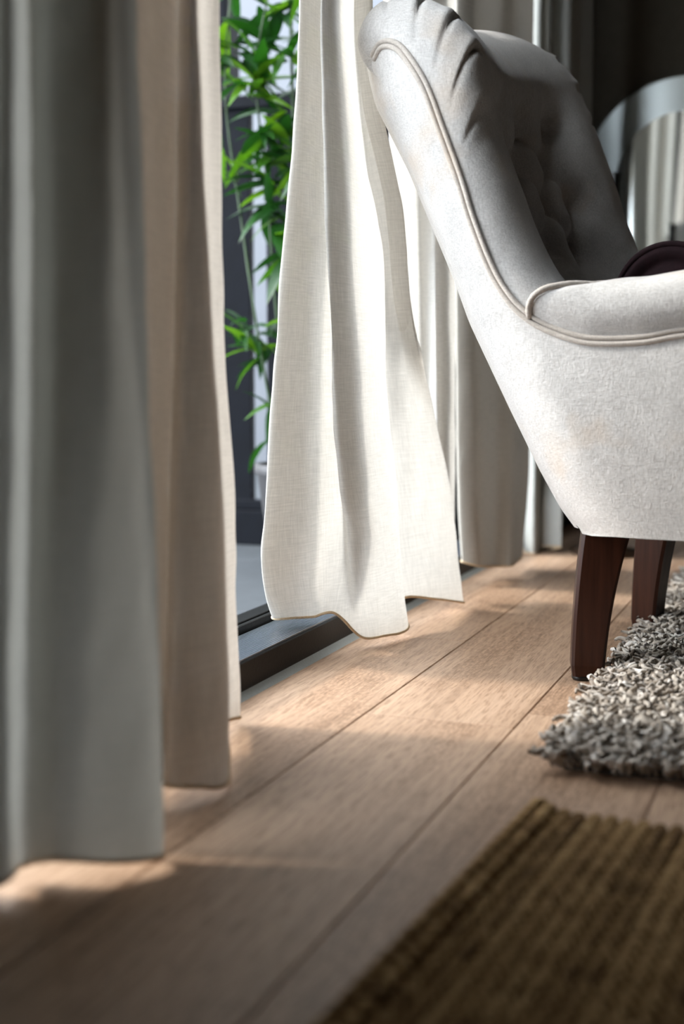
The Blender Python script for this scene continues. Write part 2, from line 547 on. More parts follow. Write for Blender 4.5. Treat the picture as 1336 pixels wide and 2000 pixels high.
# black slatted fence across the terrace
FY = 2.95
fx = onY(493, 600, FY)[0]                        # right edge of one slat
fence = tag(empty('terrace_fence', (fx - 0.6, FY, -0.004)),
            'black slatted terrace fence standing on grey paving behind the bamboo', 'fence')
fence_objs = []
pitch, sw = 0.130, 0.088
bm = bmesh.new()
add_box(bm, (-sw / 2, -0.012, 0.10), (sw / 2, 0.012, 1.035), 0.002)
s0 = None
for i in range(-2, 12):
    xc = fx - sw / 2 - i * pitch
    if xc > XO - 0.06: continue
    if s0 is None:
        o = bm_obj('slat', bm, M['fence'], fence); s0 = o
    else:
        o = link(bpy.data.objects.new('slat', s0.data), fence)
    o.location = (xc - fence.location.x, 0, 0)
xa, xb = fx - 12 * pitch - fence.location.x, XO - 0.01 - fence.location.x
box_obj('bottom_rail', (xa, -0.022, 0.0), (xb, 0.022, 0.085), M['fence'], fence, 0.003)
box_obj('bottom_rail', (xa, -0.016, 0.0855), (xb, 0.016, 0.11), M['fence'], fence, 0.003)
box_obj('middle_rail', (xa, 0.0125, 0.955), (xb, 0.035, 0.985), M['fence'], fence, 0.003)
box_obj('top_rail', (xa, -0.022, 1.035), (xb, 0.022, 1.065), M['fence'], fence, 0.003)
px = onY(452, 100, 3.05)[0]
tag(box_obj('terrace_post', (px - 0.085, 3.02, -0.004), (px, 3.10, 2.5), M['fence'], None, 0.004),
    'tall dark post rising behind the slatted terrace fence', 'post')

# ---------------------------------------------------------------- bamboo in a pot
BY = 2.62
base = onY(612, 1140, BY)
bamboo = tag(empty('bamboo_plant', (float(base[0]), BY, -0.004)),
             'green leafy bamboo in a charcoal pot on the terrace', 'plant')
B0 = np.array([base[0], BY, -0.004])
def lathe(prof, n=28):
    V = []
    for r, z in prof:
        for k in range(n):
            q = 2 * math.pi * k / n
            V.append((r * math.cos(q), r * math.sin(q), z))
    F = grid_faces(len(prof), n, 0, True)
    return V, F
V, Fc = lathe([(0.0, 0.0), (0.085, 0.0), (0.09, 0.006), (0.118, 0.20), (0.124, 0.205), (0.124, 0.225), (0.112, 0.225), (0.108, 0.2), (0.0, 0.19)])
mesh_obj('pot', V, Fc, M['pot'], bamboo)
V, Fc = lathe([(0.0, 0.202), (0.06, 0.206), (0.1075, 0.2)], 20)
mesh_obj('soil', V, Fc, M['soil'], bamboo)
# leaf blade: pointed, folded along the midrib, drooping
nl = 9
V = []
for i in range(nl):
    t = i / (nl - 1)
    w = 0.5 * math.sin(math.pi * min(1, t * 0.97 + 0.03) ** 0.75) ** 0.9 * 0.20
    z = 0.10 * t - 0.28 * t * t
    V += [(t, -w, z + w * 0.35), (t, 0, z), (t, w, z + w * 0.35)]
leaf_me = bpy.data.meshes.new('leaf')
leaf_me.from_pydata(V, [], grid_faces(nl, 3))
leaf_me.polygons.foreach_set('use_smooth', [True] * len(leaf_me.polygons))
leaf_me.materials.append(M['leaf'])
def add_leaf(p, az, el, length):
    o = link(bpy.data.objects.new('leaf', leaf_me), bamboo)
    o.location = Vector(p) - Vector(B0)
    o.rotation_euler = (random.uniform(-0.5, 0.5), -el, az)
    o.scale = (length, length * random.uniform(0.9, 1.3), length)
def culm(pts, r0, r1):
    P = spline(np.array(pts) - B0, 26)
    rad = [r0 + (r1 - r0) * i / 25 for i in range(26)]
    for i in range(3, 25, 4):
        rad[i] *= 1.28
    V, F = tube(P, rad, 8)
    mesh_obj('culm', V, F, M['culm'], bamboo)
def pt(u, v, dy=0.0):
    return onY(u, v, BY + dy)
culm([B0 + (0.01, 0.0, 0.2), pt(600, 700), pt(585, 420, 0.03), pt(572, 200, 0.03), pt(566, -60, 0.02), pt(560, -260, 0.0)], 0.0045, 0.003)
culm([B0 + (-0.03, 0.02, 0.2), pt(560, 760, 0.05), pt(535, 560, 0.06), pt(524, 380, 0.05), pt(500, 150, 0.02), pt(522, 0, 0.0), pt(560, -140, -0.04)], 0.0035, 0.002)
culm([B0 + (0.04, -0.03, 0.2), pt(640, 560, -0.04), pt(650, 250, -0.06), pt(640, -80, -0.08), pt(620, -330, -0.1)], 0.0045, 0.003)
culm([B0 + (-0.05, -0.02, 0.2), pt(540, 850, 0.0), pt(505, 660, -0.02), pt(470, 420, 0.0), pt(440, 180, 0.02), pt(455, -60, 0.03)], 0.003, 0.002)
# (u, v, depth offset, number of leaves, length, az centre)
clusters = [(438, 40, 0.0, 6, .12), (455, 95, 0.02, 7, .12), (492, 110, 0.0, 5, .12), (520, 10, 0.0, 6, .11), (555, 20, .02, 8, .11),
            (500, 165, 0.0, 12, .12), (545, 215, .03, 9, .11), (562, 110, .03, 5, .10),
            (525, 262, 0.0, 14, .12), (550, 300, .04, 10, .11), (508, 300, .0, 6, .10), (545, 370, .03, 12, .11), (528, 400, 0.0, 9, .11),
            (545, 425, 0.0, 5, .13), (565, 490, .02, 5, .12), (560, 560, .0, 5, .12), (502, 650, 0.0, 7, .11),
            (515, 690, 0.0, 8, .11), (478, 640, .0, 4, .10), (540, 790, .03, 6, .11), (535, 860, .03, 3, .10),
            (600, 120, .0, 10, .12), (630, 300, -.03, 12, .12), (650, 100, -.05, 12, .12), (610, 460, .0, 8, .12), (640, -60, -.05, 12, .12),
            (580, -120, 0.0, 12, .12), (450, -60, .03, 9, .12), (410, 120, .03, 8, .12), (420, 300, .02, 5, .11), (395, 30, .04, 6, .12), (640, 620, 0, 6, .11)]
for u, v, dy, n, ln_ in clusters:
    c = pt(u, v, dy)
    for k in range(n):
        az = random.uniform(0, 2 * math.pi)
        el = random.uniform(-0.75, 0.75)
        add_leaf(c + rng.normal(0, 0.012, 3), az, el, ln_ * random.uniform(0.7, 1.35))
# a few long single blades that stand out
add_leaf(pt(548, 425), math.radians(182), -0.42, 0.085)
add_leaf(pt(437, 168), math.radians(-2), 0.25, 0.10)
add_leaf(pt(437, 605), math.radians(-5), -0.45, 0.08)
add_leaf(pt(505, 700), math.radians(190), -0.75, 0.085)

# ================================================================== curtains
def lerp_cols(cols, nrow, sub, hem_pad=0.0, wrinkle=0.0025, seed=0.0, top=2.404, xtop=-0.60, squeeze=1.0, yc=None):
    """cols: list of lists of world points ordered from top to hem. -> grid (nrow x ncol x 3)"""
    rows_up = 26
    C = []
    for col in cols:
        P = np.asarray(col, float)
        hi = P[0]
        yt = hi[1] if yc is None else yc + (hi[1] - yc) * squeeze
        upp = np.array([[xtop + (hi[0] - xtop) * 0.45, yt, top],
                        [xtop + (hi[0] - xtop) * 0.6, (yt + hi[1]) / 2, (top + hi[2]) / 2]])
        zz = np.r_[upp[:, 2], P[:, 2]]
        XY = np.r_[upp[:, :2], P[:, :2]]
        order = np.argsort(-zz)
        zz = zz[order]; XY = XY[order]
        zt = np.r_[np.linspace(top, hi[2], rows_up, endpoint=False), np.linspace(hi[2], zz[-1], nrow - rows_up)]
        # hermite in z
        s = -zz
        m = np.empty_like(XY)
        for i in range(len(s)):
            a = max(i - 1, 0); b = min(i + 1, len(s) - 1)
            m[i] = (XY[b] - XY[a]) / (s[b] - s[a] + 1e-9)
        q = -zt
        idx = np.clip(np.searchsorted(s, q, 'right') - 1, 0, len(s) - 2)
        h = s[idx + 1] - s[idx] + 1e-9
        t = ((q - s[idx]) / h)[:, None]; h = h[:, None]
        xy = ((2*t**3 - 3*t**2 + 1) * XY[idx] + (t**3 - 2*t**2 + t) * h * m[idx]
              + (-2*t**3 + 3*t**2) * XY[idx + 1] + (t**3 - t**2) * h * m[idx + 1])
        C.append(np.c_[xy, zt])
    C = np.array(C)                                  # ncol x nrow x 3
    k = len(C)
    nc = (k - 1) * sub + 1
    out = np.empty((nrow, nc, 3))
    for j in range(nc):
        i = min(j // sub, k - 2)
        t = j / sub - i
        p0 = C[max(i - 1, 0)]; p1 = C[i]; p2 = C[i + 1]; p3 = C[min(i + 2, k - 1)]
        m1 = (p2 - p0) * 0.5 * 0.9; m2 = (p3 - p1) * 0.5 * 0.9
        out[:, j] = (2*t**3 - 3*t**2 + 1) * p1 + (t**3 - 2*t**2 + t) * m1 + (-2*t**3 + 3*t**2) * p2 + (t**3 - t**2) * m2
    # arc-length uv
    mid = out[int(nrow * 0.7)]
    uu = np.r_[0, np.cumsum(np.linalg.norm(np.diff(mid, axis=0), axis=1))]
    # soft wrinkles along the surface normal
    if wrinkle:
        du = np.gradient(out, axis=1); dv = np.gradient(out, axis=0)
        nn = np.cross(du, dv); nn /= np.linalg.norm(nn, axis=2, keepdims=True) + 1e-9
        for i in range(nrow):
            for j in range(nc):
                z = out[i, j, 2]
                a = mnoise.noise(Vector((uu[j] * 16 + seed + z * 3, z * 5.5, seed)))
                b = mnoise.noise(Vector((uu[j] * 38 + seed - z * 14, z * 15, seed + 5)))
                fade = min(1.0, max(0.15, (1.25 - z) * 1.2))
                out[i, j] += nn[i, j] * wrinkle * fade * (a * 1.3 + b * 0.55)
    return out, uu

def curtain(name, cols, mat, label, rows=150, sub=10, hem=0.012, wrinkle=0.0025, seed=0.0, group=None, **kw):
    G, uu = lerp_cols(cols, rows, sub, wrinkle=wrinkle, seed=seed, **kw)
    nr, nc = G.shape[:2]
    uv = np.stack([np.broadcast_to(uu[None, :], (nr, nc)), G[..., 2]], -1).reshape(-1, 2)
    root = mesh_obj(name, G.reshape(-1, 3), grid_faces(nr, nc), mat, None, True, uv)
    # stitched hem roll along the bottom edge
    V, F = tube(G[-1] + np.array([0, 0, 0.0012]), 0.0021, 6)
    mesh_obj('hem', V, F, M['hem'], root)
    tag(root, label, 'curtain', group)
    return root

def col(pts, xt, xb, vmax=None):
    """pixels (u, v) of one fold line; its distance from the window wall goes from xt at v=0 to xb at the hem."""
    vb = pts[-1][1]
    return [onX(u, v, xt + (xb - xt) * (max(v, 0) / vb)) for u, v in pts]

def shift(cl, dx, dy):
    return [np.array(p) + (dx, dy, 0) for p in cl]

def colw(X0, Y0, X1, Y1, zb):
    return [np.array([X0, Y0, 0.8]), np.array([(X0 + X1) / 2, (Y0 + Y1) / 2, 0.4]), np.array([X1, Y1, zb])]

# --- billowing middle curtain
cL = [(585, 0), (580, 150), (573, 280), (560, 420), (548, 550), (540, 680), (531, 800), (525, 900), (516, 1030), (513, 1100), (522, 1165), (537, 1208)]
cV = [(604, 0), (604, 150), (602, 330), (598, 480), (595, 600), (592, 750), (590, 900), (590, 1000), (594, 1100), (600, 1160), (606, 1207)]
cV2 = [(630, 0), (635, 200), (640, 330), (643, 480), (649, 600), (655, 750), (660, 850), (664, 950), (668, 1030), (664, 1120), (658, 1170), (654, 1199)]
cB = [(626, 0), (630, 200), (634, 330), (637, 480), (643, 600), (649, 750), (655, 850), (665, 950), (680, 1030), (690, 1120), (699, 1200), (705, 1245)]
cB2 = [(644, 0), (654, 200), (662, 330), (670, 480), (680, 600), (684, 750), (692, 850), (703, 950), (717, 1030), (728, 1120), (738, 1200), (744, 1244)]
cC = [(680, 0), (694, 200), (712, 330), (738, 460), (751, 550), (750, 650), (753, 750), (761, 850), (772, 960), (783, 1080), (790, 1160), (795, 1229)]
cC2 = [(690, 0), (700, 200), (714, 330), (734, 460), (744, 550), (744, 650), (748, 750), (755, 850), (765, 960), (775, 1060), (782, 1130), (788, 1170)]
cD = [(712, 0), (722, 200), (742, 330), (762, 460), (772, 550), (780, 650), (792, 760), (805, 860), (822, 960), (838, 1060), (846, 1120), (850, 1171)]
cE = [(726, 0), (744, 200), (770, 320), (785, 400), (797, 520), (803, 590), (820, 690), (848, 800), (864, 880), (881, 970), (897, 1110), (905, 1178)]
K = [shift(col(cL, -.67, -.745), -.035, .10),
     shift(col(cL, -.68, -.750), -.012, .045),
     col(cL, -.68, -.745), col(cV, -.672, -.712), col(cV2, -.674, -.684), col(cB, -.655, -.660), col(cB2, -.650, -.640),
     col(cC, -.665, -.622), col(cC2, -.725, -.648), col(cD, -.690, -.625), col(cE, -.655, -.600),
     shift(col(cE, -.655, -.600), -.03, .008)]
curtain('linen_curtain', K, M['linen'], 'white sheer linen curtain billowing over the black door threshold', sub=10, seed=3.3, wrinkle=0.0034)

# --- sheer panel hanging behind it
a = [(748, 0), (762, 300), (790, 600), (800, 900), (806, 1085)]
b = [(812, 0), (815, 300), (822, 600), (828, 900), (830, 1088)]
c = [(846, 0), (848, 300), (852, 600), (855, 900), (856, 1085)]
d = [(892, 0), (891, 300), (890, 600), (889, 860), (888, 960), (886, 1083)]
K = [col(a, -.70, -.70), col(b, -.70, -.69), col(c, -.645, -.64), col(d, -.650, -.648)]
curtain('linen_curtain', K, M['linen'], 'white sheer curtain panel hanging between the billowing curtain and the grey-beige one', sub=10, seed=8.1)

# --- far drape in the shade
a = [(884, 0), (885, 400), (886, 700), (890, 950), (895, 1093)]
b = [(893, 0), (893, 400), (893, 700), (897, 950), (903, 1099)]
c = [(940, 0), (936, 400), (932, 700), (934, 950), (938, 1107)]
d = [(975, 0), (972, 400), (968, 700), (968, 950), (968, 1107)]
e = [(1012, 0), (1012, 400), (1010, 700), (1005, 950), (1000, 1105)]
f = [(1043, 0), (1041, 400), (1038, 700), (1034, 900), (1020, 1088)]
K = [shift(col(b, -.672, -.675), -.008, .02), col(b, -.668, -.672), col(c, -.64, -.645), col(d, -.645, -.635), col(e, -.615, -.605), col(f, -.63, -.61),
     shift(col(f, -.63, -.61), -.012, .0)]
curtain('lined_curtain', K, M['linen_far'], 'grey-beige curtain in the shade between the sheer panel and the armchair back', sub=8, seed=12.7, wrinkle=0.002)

a = [(1030, 0), (1030, 400), (1028, 700), (1026, 950), (1024, 1080)]
b = [(1058, 0), (1055, 400), (1050, 700), (1046, 950), (1044, 1082)]
c = [(1078, 0), (1075, 400), (1070, 700), (1064, 950), (1060, 1078)]
d = [(1115, 0), (1110, 400), (1096, 700), (1084, 950), (1080, 1074)]
e = [(1159, 0), (1155, 250), (1128, 700), (1100, 950), (1096, 1069)]
K = [shift(col(a, -.675, -.665), -.01, .05), col(a, -.675, -.665), col(b, -.64, -.635), col(c, -.645, -.635), col(d, -.60, -.605), col(e, -.585, -.585),
     shift(col(e, -.585, -.585), -.045, .0)]
curtain('blue_grey_curtain', K, M['blue'], 'blue-grey curtain hanging beside the dark back wall, behind the armchair', sub=8, seed=17.7, wrinkle=0.002)

# --- near linen curtain
a = [(255, 0), (262, 400), (270, 800), (280, 1200), (290, 1515)]
b = [(300, 0), (305, 400), (308, 800), (312, 1200), (316, 1525)]
b2 = [(345, 0), (344, 250), (342, 430), (338, 680), (330, 1000), (326, 1300), (322, 1530)]
c = [(366, 0), (364, 250), (361, 430), (356, 680), (345, 1000), (336, 1300), (328, 1537)]
c2 = [(374, 0), (380, 250), (384, 430), (388, 680), (388, 1000), (386, 1300), (384, 1539)]
d = [(381, 0), (391, 215), (401, 395), (411, 610), (426, 850), (437, 1150), (446, 1528)]
e = [(395, 0), (399, 215), (404, 395), (414, 610), (428, 850), (438, 1150), (442, 1420)]
r = [(429, 0), (432, 250), (434, 500), (440, 680), (450, 830), (459, 1000), (463, 1150), (466, 1280), (469, 1403)]
K = [colw(-.680, 1.29, -.682, 1.27, .058), colw(-.70, 1.20, -.70, 1.19, .058), colw(-.68, 1.10, -.68, 1.09, .058),  # world-placed columns: unseen back layer, added to block light through the front folds
     colw(-.70, 1.01, -.70, 1.0, .058), colw(-.672, .965, -.668, .965, .035), col(a, -.615, -.612), col(b, -.635, -.60), col(b2, -.655, -.605), col(c, -.625, -.585), col(c2, -.618, -.566), col(d, -.625, -.555),
     col(e, -.665, -.625), col(r, -.655, -.645)]
curtain('linen_curtain', K, M['linen_left'], 'natural beige linen curtain between the blue-grey curtain and the open doorway', sub=10, seed=23.1)

# --- near blue-grey curtain
a = [(-60, 0), (-70, 600), (-70, 1200), (-66, 1745)]
b = [(8, 0), (4, 600), (0, 1200), (-4, 1733)]
c = [(52, 0), (56, 600), (46, 1200), (40, 1695)]
d = [(100, 0), (110, 600), (112, 1200), (115, 1682)]
e = [(190, 0), (205, 600), (215, 1200), (222, 1685)]
f = [(248, 0), (262, 600), (280, 1200), (292, 1680)]
g = [(266, 0), (282, 500), (300, 1100), (320, 1670)]
K = [colw(-.63, .16, -.63, .16, .012), colw(-.59, .25, -.58, .25, .012), colw(-.64, .34, -.64, .34, .012), colw(-.62, .42, -.63, .40, .012), colw(-.59, .50, -.58, .48, .012), colw(-.64, .58, -.64, .56, .012), colw(-.59, .67, -.60, .66, .012),
     col(a, -.63, -.63), col(b, -.585, -.595), col(c, -.63, -.605), col(d, -.60, -.572), col(e, -.565, -.54), col(f, -.562, -.52), col(g, -.59, -.52),
     shift(col(g, -.59, -.52), -.02, -.004)]
curtain('blue_grey_curtain', K, M['blue'], 'blue-grey curtain hanging beside the natural beige linen one', sub=10, seed=31.4, wrinkle=0.003)

tag(box_obj('curtain_rail', (-0.68, 0.1, 2.409), (-0.54, 3.55, 2.45), M['rail'], None, 0.004),
    'white curtain rail fixed to the ceiling above the door', 'curtain rail')

# ================================================================== armchair
CH_O = (-0.30, 1.95, 0.0)
CH_A = math.radians(-5)
chair = tag(empty('armchair', CH_O, CH_A), 'cream upholstered armchair with rolled button-tufted back and dark wooden legs', 'armchair')
WN, WF = -0.25, 0.29

sil = np.array([(-.318, .845), (-.311, .815), (-0.303, 0.785), (-0.252, 0.691), (-0.183, 0.539), (-0.16, 0.48), (-0.1, 0.362), (-0.056, 0.279), (-0.026, 0.228), (-0.006, 0.203)])
pip = np.array([(0.42, .462), (.30, .468), (0.142, 0.460), (0.088, 0.452), (0.023, 0.452), (-0.017, 0.463), (-0.051, 0.479), (-0.079, 0.502), (-0.107, 0.542),
                (-0.136, 0.609), (-0.154, 0.663), (-0.18, 0.73), (-0.202, 0.784), (-0.224, 0.819), (-0.246, 0.842), (-0.272, 0.848), (-0.290, 0.836)])
def xs_at(z):
    return np.interp(z, sil[::-1, 1], sil[::-1, 0])
def side_y(x, z, w):
    """outside surface: flat side that rounds into the back."""
    r = 0.095
    d = np.clip((x - xs_at(z)) / r, 0, 1)
    rd = 0.075 * (1 - np.sqrt(np.clip(1 - (1 - d) ** 2, 0, 1)))
    rd = rd + 0.010 * (1 - d)
    belly = 0.010 * np.sin(np.clip((z - .2) / .27, 0, 1) * math.pi)
    return abs(w) - rd + belly

# near / far outside panels as one shell each
PK = spline(pip, 90)
bot = np.array([(0.42, .205), (.30, .205), (.15, .203), (.06, .203), (.02, .2), (-0.006, 0.203)])
SKp = np.r_[bot, sil[::-1][1:]]
SK = spline(SKp, 90)
# pair by hand-picked breakpoints so that the fan turns at the bottom corner
def repar(P, marks, n):
    seg = []
    for (a, b), m in zip(zip(marks[:-1], marks[1:]), n):
        seg.append(spline(P[a:b + 1], m)[:-1] if b - a >= 1 else np.repeat(P[a:a + 1], m - 1, 0))
    seg.append(P[marks[-1]][None])
    return np.concatenate(seg)
nseg = [26, 14, 30, 20]
PKr = repar(spline(pip, 161), [0, 62, 78, 122, 160], nseg)
SKr = repar(spline(SKp, 161), [0, 66, 84, 130, 160], nseg)
NJ = 26
for w, nm in ((WN, 'outside_panel'), (WF, 'outside_panel')):
    V = []
    for P, S in zip(PKr, SKr):
        for j in range(NJ):
            t = j / (NJ - 1)
            t2 = 1 - (1 - t) ** 1.5
            x, z = P * (1 - t2) + S * t2
            y = side_y(x, z, w) * (1 if w > 0 else -1)
            V.append((x, y, z))
    o = mesh_obj(nm, V, grid_faces(len(PKr), NJ), M['uph'], chair)
# back panel between the two sides
V = []
zz = np.linspace(.203, .845, 60)
cc = np.linspace(0, 1, 30)
for z in zz:
    x = xs_at(z)
    for c in cc:
        y = (WN + .075) + (WF - WN - .15) * c
        V.append((x - 0.026 * math.sqrt(max(0, 1 - (2 * c - 1) ** 2)), y, z))
mesh_obj('outside_back', V, grid_faces(60, 30), M['uph'], chair)
# underside lining
xb = [(.42, WN + .004), (0.09, WN + .004), (.03, WN + .03), (0.0, WN + .075), (0.0, WF - .075), (.03, WF - .03), (.09, WF - .004), (.42, WF - .004)]
nb = len(xb)
V = [(x, y, .2055) for x, y in xb] + [(x, y, .222) for x, y in xb]
Fc = [tuple(range(nb))[::-1], tuple(range(nb, 2 * nb))] + [(i, (i + 1) % nb, nb + (i + 1) % nb, nb + i) for i in range(nb)]
mesh_obj('underside', V, Fc, M['under'], chair, False)

# inside back with wings and rolled top
RC = np.array([-0.262, 0.852])
A_rows = [(0.06, .385), (.015, .425), (-0.030, 0.465), (-0.051, 0.479), (-0.079, 0.502), (-0.107, 0.542), (-0.136, 0.609), (-0.154, 0.663), (-0.18, 0.73), (-0.202, 0.784)]
B_rows = [(0.13, .41), (.085, .45), (.045, .49), (0.028, 0.515), (0.000, 0.54), (-0.028, 0.577), (-0.058, 0.640), (-0.078, 0.693), (-0.106, 0.758), (-0.132, 0.812)]
A_roll = [(-.213, .803), (-.230, .826), (-.243, .839), (-.256, .846), (-.270, .848), (-.281, .843), (-.290, .836), (-.296, .830), (-.290, .815), (-.270, .800)]
B_roll = [(-.150, .850), (-.175, .882), (-.208, .904), (-.245, .915), (-.284, .909), (-.306, .892), (-.318, .864), (-.312, .838), (-.296, .818), (-.270, .800)]
NRW, NCW = 150, 150
A = spline(A_rows + A_roll, NRW)
Bq = spline(B_rows + B_roll, NRW)
kk = np.linspace(0, 1, NRW)
yy = None
cs = np.linspace(0, 1, NCW)
cs = 0.5 - 0.5 * np.cos(math.pi * cs) * (0.75 + 0.25 * np.abs(np.cos(math.pi * cs)))   # denser at the ends
cs = (cs - cs[0]) / (cs[-1] - cs[0])
roll0 = len(A_rows) / (len(A_rows) + len(A_roll))
dB = np.gradient(Bq, axis=0)
nrm = np.stack([dB[:, 1], -dB[:, 0]], -1)
nrm /= np.linalg.norm(nrm, axis=1, keepdims=True)
buttons = [(.40, .47), (.60, .47), (.50, .40), (.32, .40), (.68, .40), (.41, .32), (.59, .32), (.5, .53), (.31, .53), (.69, .53)]
V = []
inner = np.empty((NRW, NCW, 3))
for i in range(NRW):
    k = kk[i]
    rollf = smooth_step(k, 0.50, 0.60)
    for j, c in enumerate(cs):
        e = min(c, 1 - c)
        C0 = 0.10 - 0.02 * rollf
        q = min(1.0, e / C0)
        ease = math.sqrt(max(0, 1 - (1 - q) ** 2))
        near = 1.0 - 0.38 * (1 - float(smooth_step(c, .22, .45))) * (1 - rollf)
        P = A[i] + (Bq[i] - A[i]) * ease * near
        # hollow between the wings
        hol = smooth_step(e, 0.17, 0.40) * 0.042
        hol_roll = smooth_step(e, 0.10, 0.45) * 0.020
        P = P - nrm[i] * hol * (1 - rollf) - np.array([1, 0]) * hol_roll * rollf
        y = WN + (WF - WN) * c
        if e < C0:                         # ends follow the rounded outside panel
            ys = float(side_y(A[i, 0], A[i, 1], WN)) if c < .5 else float(side_y(A[i, 0], A[i, 1], WF))
            w0 = abs(WN) if c < .5 else abs(WF)
            ys = w0 + (ys - w0) * float(smooth_step(k, .16, .34))
            yi = (abs(WN) if c < .5 else abs(WF)) - (WF - WN) * C0
            y = (-1 if c < .5 else 1) * (ys + (yi - ys) * e / C0)
        # gathered pleats at both ends of the roll
        if k > 0.50:
            env = max(0, math.sin(min(1, e / 0.125) * math.pi)) ** 0.8 * smooth_step(k, 0.50, 0.56) * (1 - smooth_step(k, .76, .84))
            ph = (k - 0.505) / 0.066 + e * 1.2
            fr = ph - math.floor(ph)
            P = P - nrm[i] * env * 0.0075 * (1.2 * math.exp(-((fr - 0.5) / 0.065) ** 2) - 0.45 * math.exp(-((fr - 0.72) / 0.16) ** 2))
        # button dimples
        dz = 0
        for bc, bk in buttons:
            r2 = ((c - bc) * 0.52 / 0.026) ** 2 + ((k - bk) * 0.95 / 0.026) ** 2
            if r2 < 12:
                dz += 0.026 * math.exp(-r2)
        # diagonal folds between the buttons
        if 0.26 < c < 0.74 and 0.26 < k < 0.60:
            g1 = ((c - .5) / .10 + (k - .40) / .07) / 2
            g2 = ((c - .5) / .10 - (k - .40) / .07) / 2
            f = math.exp(-(abs(g1 - round(g1)) / 0.13) ** 2) + math.exp(-(abs(g2 - round(g2)) / 0.13) ** 2)
            dz += 0.009 * f * float(smooth_step(c, .26, .34) * (1 - smooth_step(c, .66, .74)) * smooth_step(k, .26, .33) * (1 - smooth_step(k, .54, .60)))
        P = P - nrm[i] * dz
        far = float(smooth_step(c, .35, .8)) * ease
        P = P + nrm[i] * .012 * far + np.array([0, 1]) * .024 * far * float(smooth_step(k, .3, .6))
        inner[i, j] = (P[0], y, P[1])
ib = mesh_obj('inside_back', inner.reshape(-1, 3), grid_faces(NRW, NCW), M['uph'], chair)
for bc, bk in buttons:
    i = int(round(bk * (NRW - 1)))
    j = int(np.argmin(abs(cs - bc)))
    p = inner[i, j]
    nv = Vector((nrm[i, 0], 0, nrm[i, 1]))
    V, Fc = lathe([(0.0, -0.003), (0.008, -0.002), (0.0095, 0.001), (0.007, 0.0045), (0.0, 0.006)], 12)
    o = mesh_obj('tuft_button', V, Fc, M['button'], ib)
    o.rotation_euler = nv.to_track_quat('Z', 'Y').to_euler()
    o.location = Vector(p) + nv * 0.001

# piping: double cord along the seam of each side
def side_curve(P, w, off=0.0015, n=140):
    Q = spline(P, n)
    t = np.gradient(Q, axis=0)
    t /= np.linalg.norm(t, axis=1, keepdims=True)
    nn = np.stack([-t[:, 1], t[:, 0]], -1)
    return Q, nn
for w in (WN, WF):
    sg = 1 if w > 0 else -1
    Q, nn = side_curve(pip, w)
    for s in (-0.0036, 0.0036):
        pts = []
        for q, m_ in zip(Q, nn):
            p = q + m_ * s
            pts.append((p[0], sg * (side_y(p[0], p[1], w) + 0.0005), p[1]))
        V, Fc = tube(pts, 0.0036, 8)
        mesh_obj('piping', V, Fc, M['pipe'], chair)

# arms: padded rolls on top of the sides
for w in (WN, WF):
    sg = 1 if w > 0 else -1
    a = abs(w)
    sec = np.array([(0.0, 0.0, -.052), (.010, .020, -.050), (.013, .040, -.040), (.006, .060, -.020), (-.014, .074, .012), (-.045, .078, .05), (-.075, .068, .08), (-.093, .045, .10), (-.10, .0, .105), (-.10, -.06, .105)])
    S = spline(sec, 34)
    V = []
    NX = 60
    for i in range(NX):
        t = i / (NX - 1)
        rise = math.sqrt(max(0, 1 - (1 - min(1, t / 0.10)) ** 2)) if t < .10 else 1.0
        endr = math.sqrt(max(0.0, 1 - (max(0, t - .94) / .06) ** 2))
        for dy, dz, x0 in S:
            x = x0 + (0.42 - x0) * t
            zp = np.interp(x, pip[:8][::-1, 0], pip[:8][::-1, 1]) if x > -.06 else .482
            f = (0.80 + 0.20 * rise) * (0.55 + .45 * endr)
            V.append((x + .02 * max(0, t - .94) / .06, sg * (a + dy * f), zp + dz * f + 0.002))
    o = mesh_obj('arm', V, grid_faces(NX, len(S)), M['uph'], chair)
    # seam cord where arm meets wing
    pts = [(x0 - 0.003, sg * (a + dy * .86 + (.001 if dy > -.05 else 0)), (np.interp(x0, pip[:8][::-1, 0], pip[:8][::-1, 1]) if x0 > -.06 else .482) + dz * .9 + .002) for dy, dz, x0 in S[:27]]
    V, Fc = tube(pts, 0.0042, 8)
    mesh_obj('piping', V, Fc, M['pipe'], chair)
    # front of the arm
    V, Fc = [], []
    ring = [(0.42, sg * (a + side_y(.42, z, w) - a), z) for z in np.linspace(.205, .462, 10)]
    ring += [(.42 + .02 * 0, sg * (a + dy * .55), .464 + dz * .55) for dy, dz, _ in S]
    ring += [(.42, sg * (a - .10), .40), (.42, sg * (a - .10), .205)]
    V = ring
    Fc = [tuple(range(len(ring)))]
    mesh_obj('arm_front', V, Fc, M['uph'], chair, False)

def cushion(bm_lo, bm_hi, r, seg=5):
    bm = bmesh.new()
    add_box(bm, bm_lo, bm_hi, r, seg)
    return bm
bm = cushion((0.02, WN + .095, .30), (.45, WF - .095, .435), .035)
bm_obj('seat_cushion', bm, M['uph'], chair, True)
bm = cushion((.375, WN + .10, .205), (.43, WF - .10, .31), .012, 3)
bm_obj('front_rail', bm, M['uph'], chair, True)

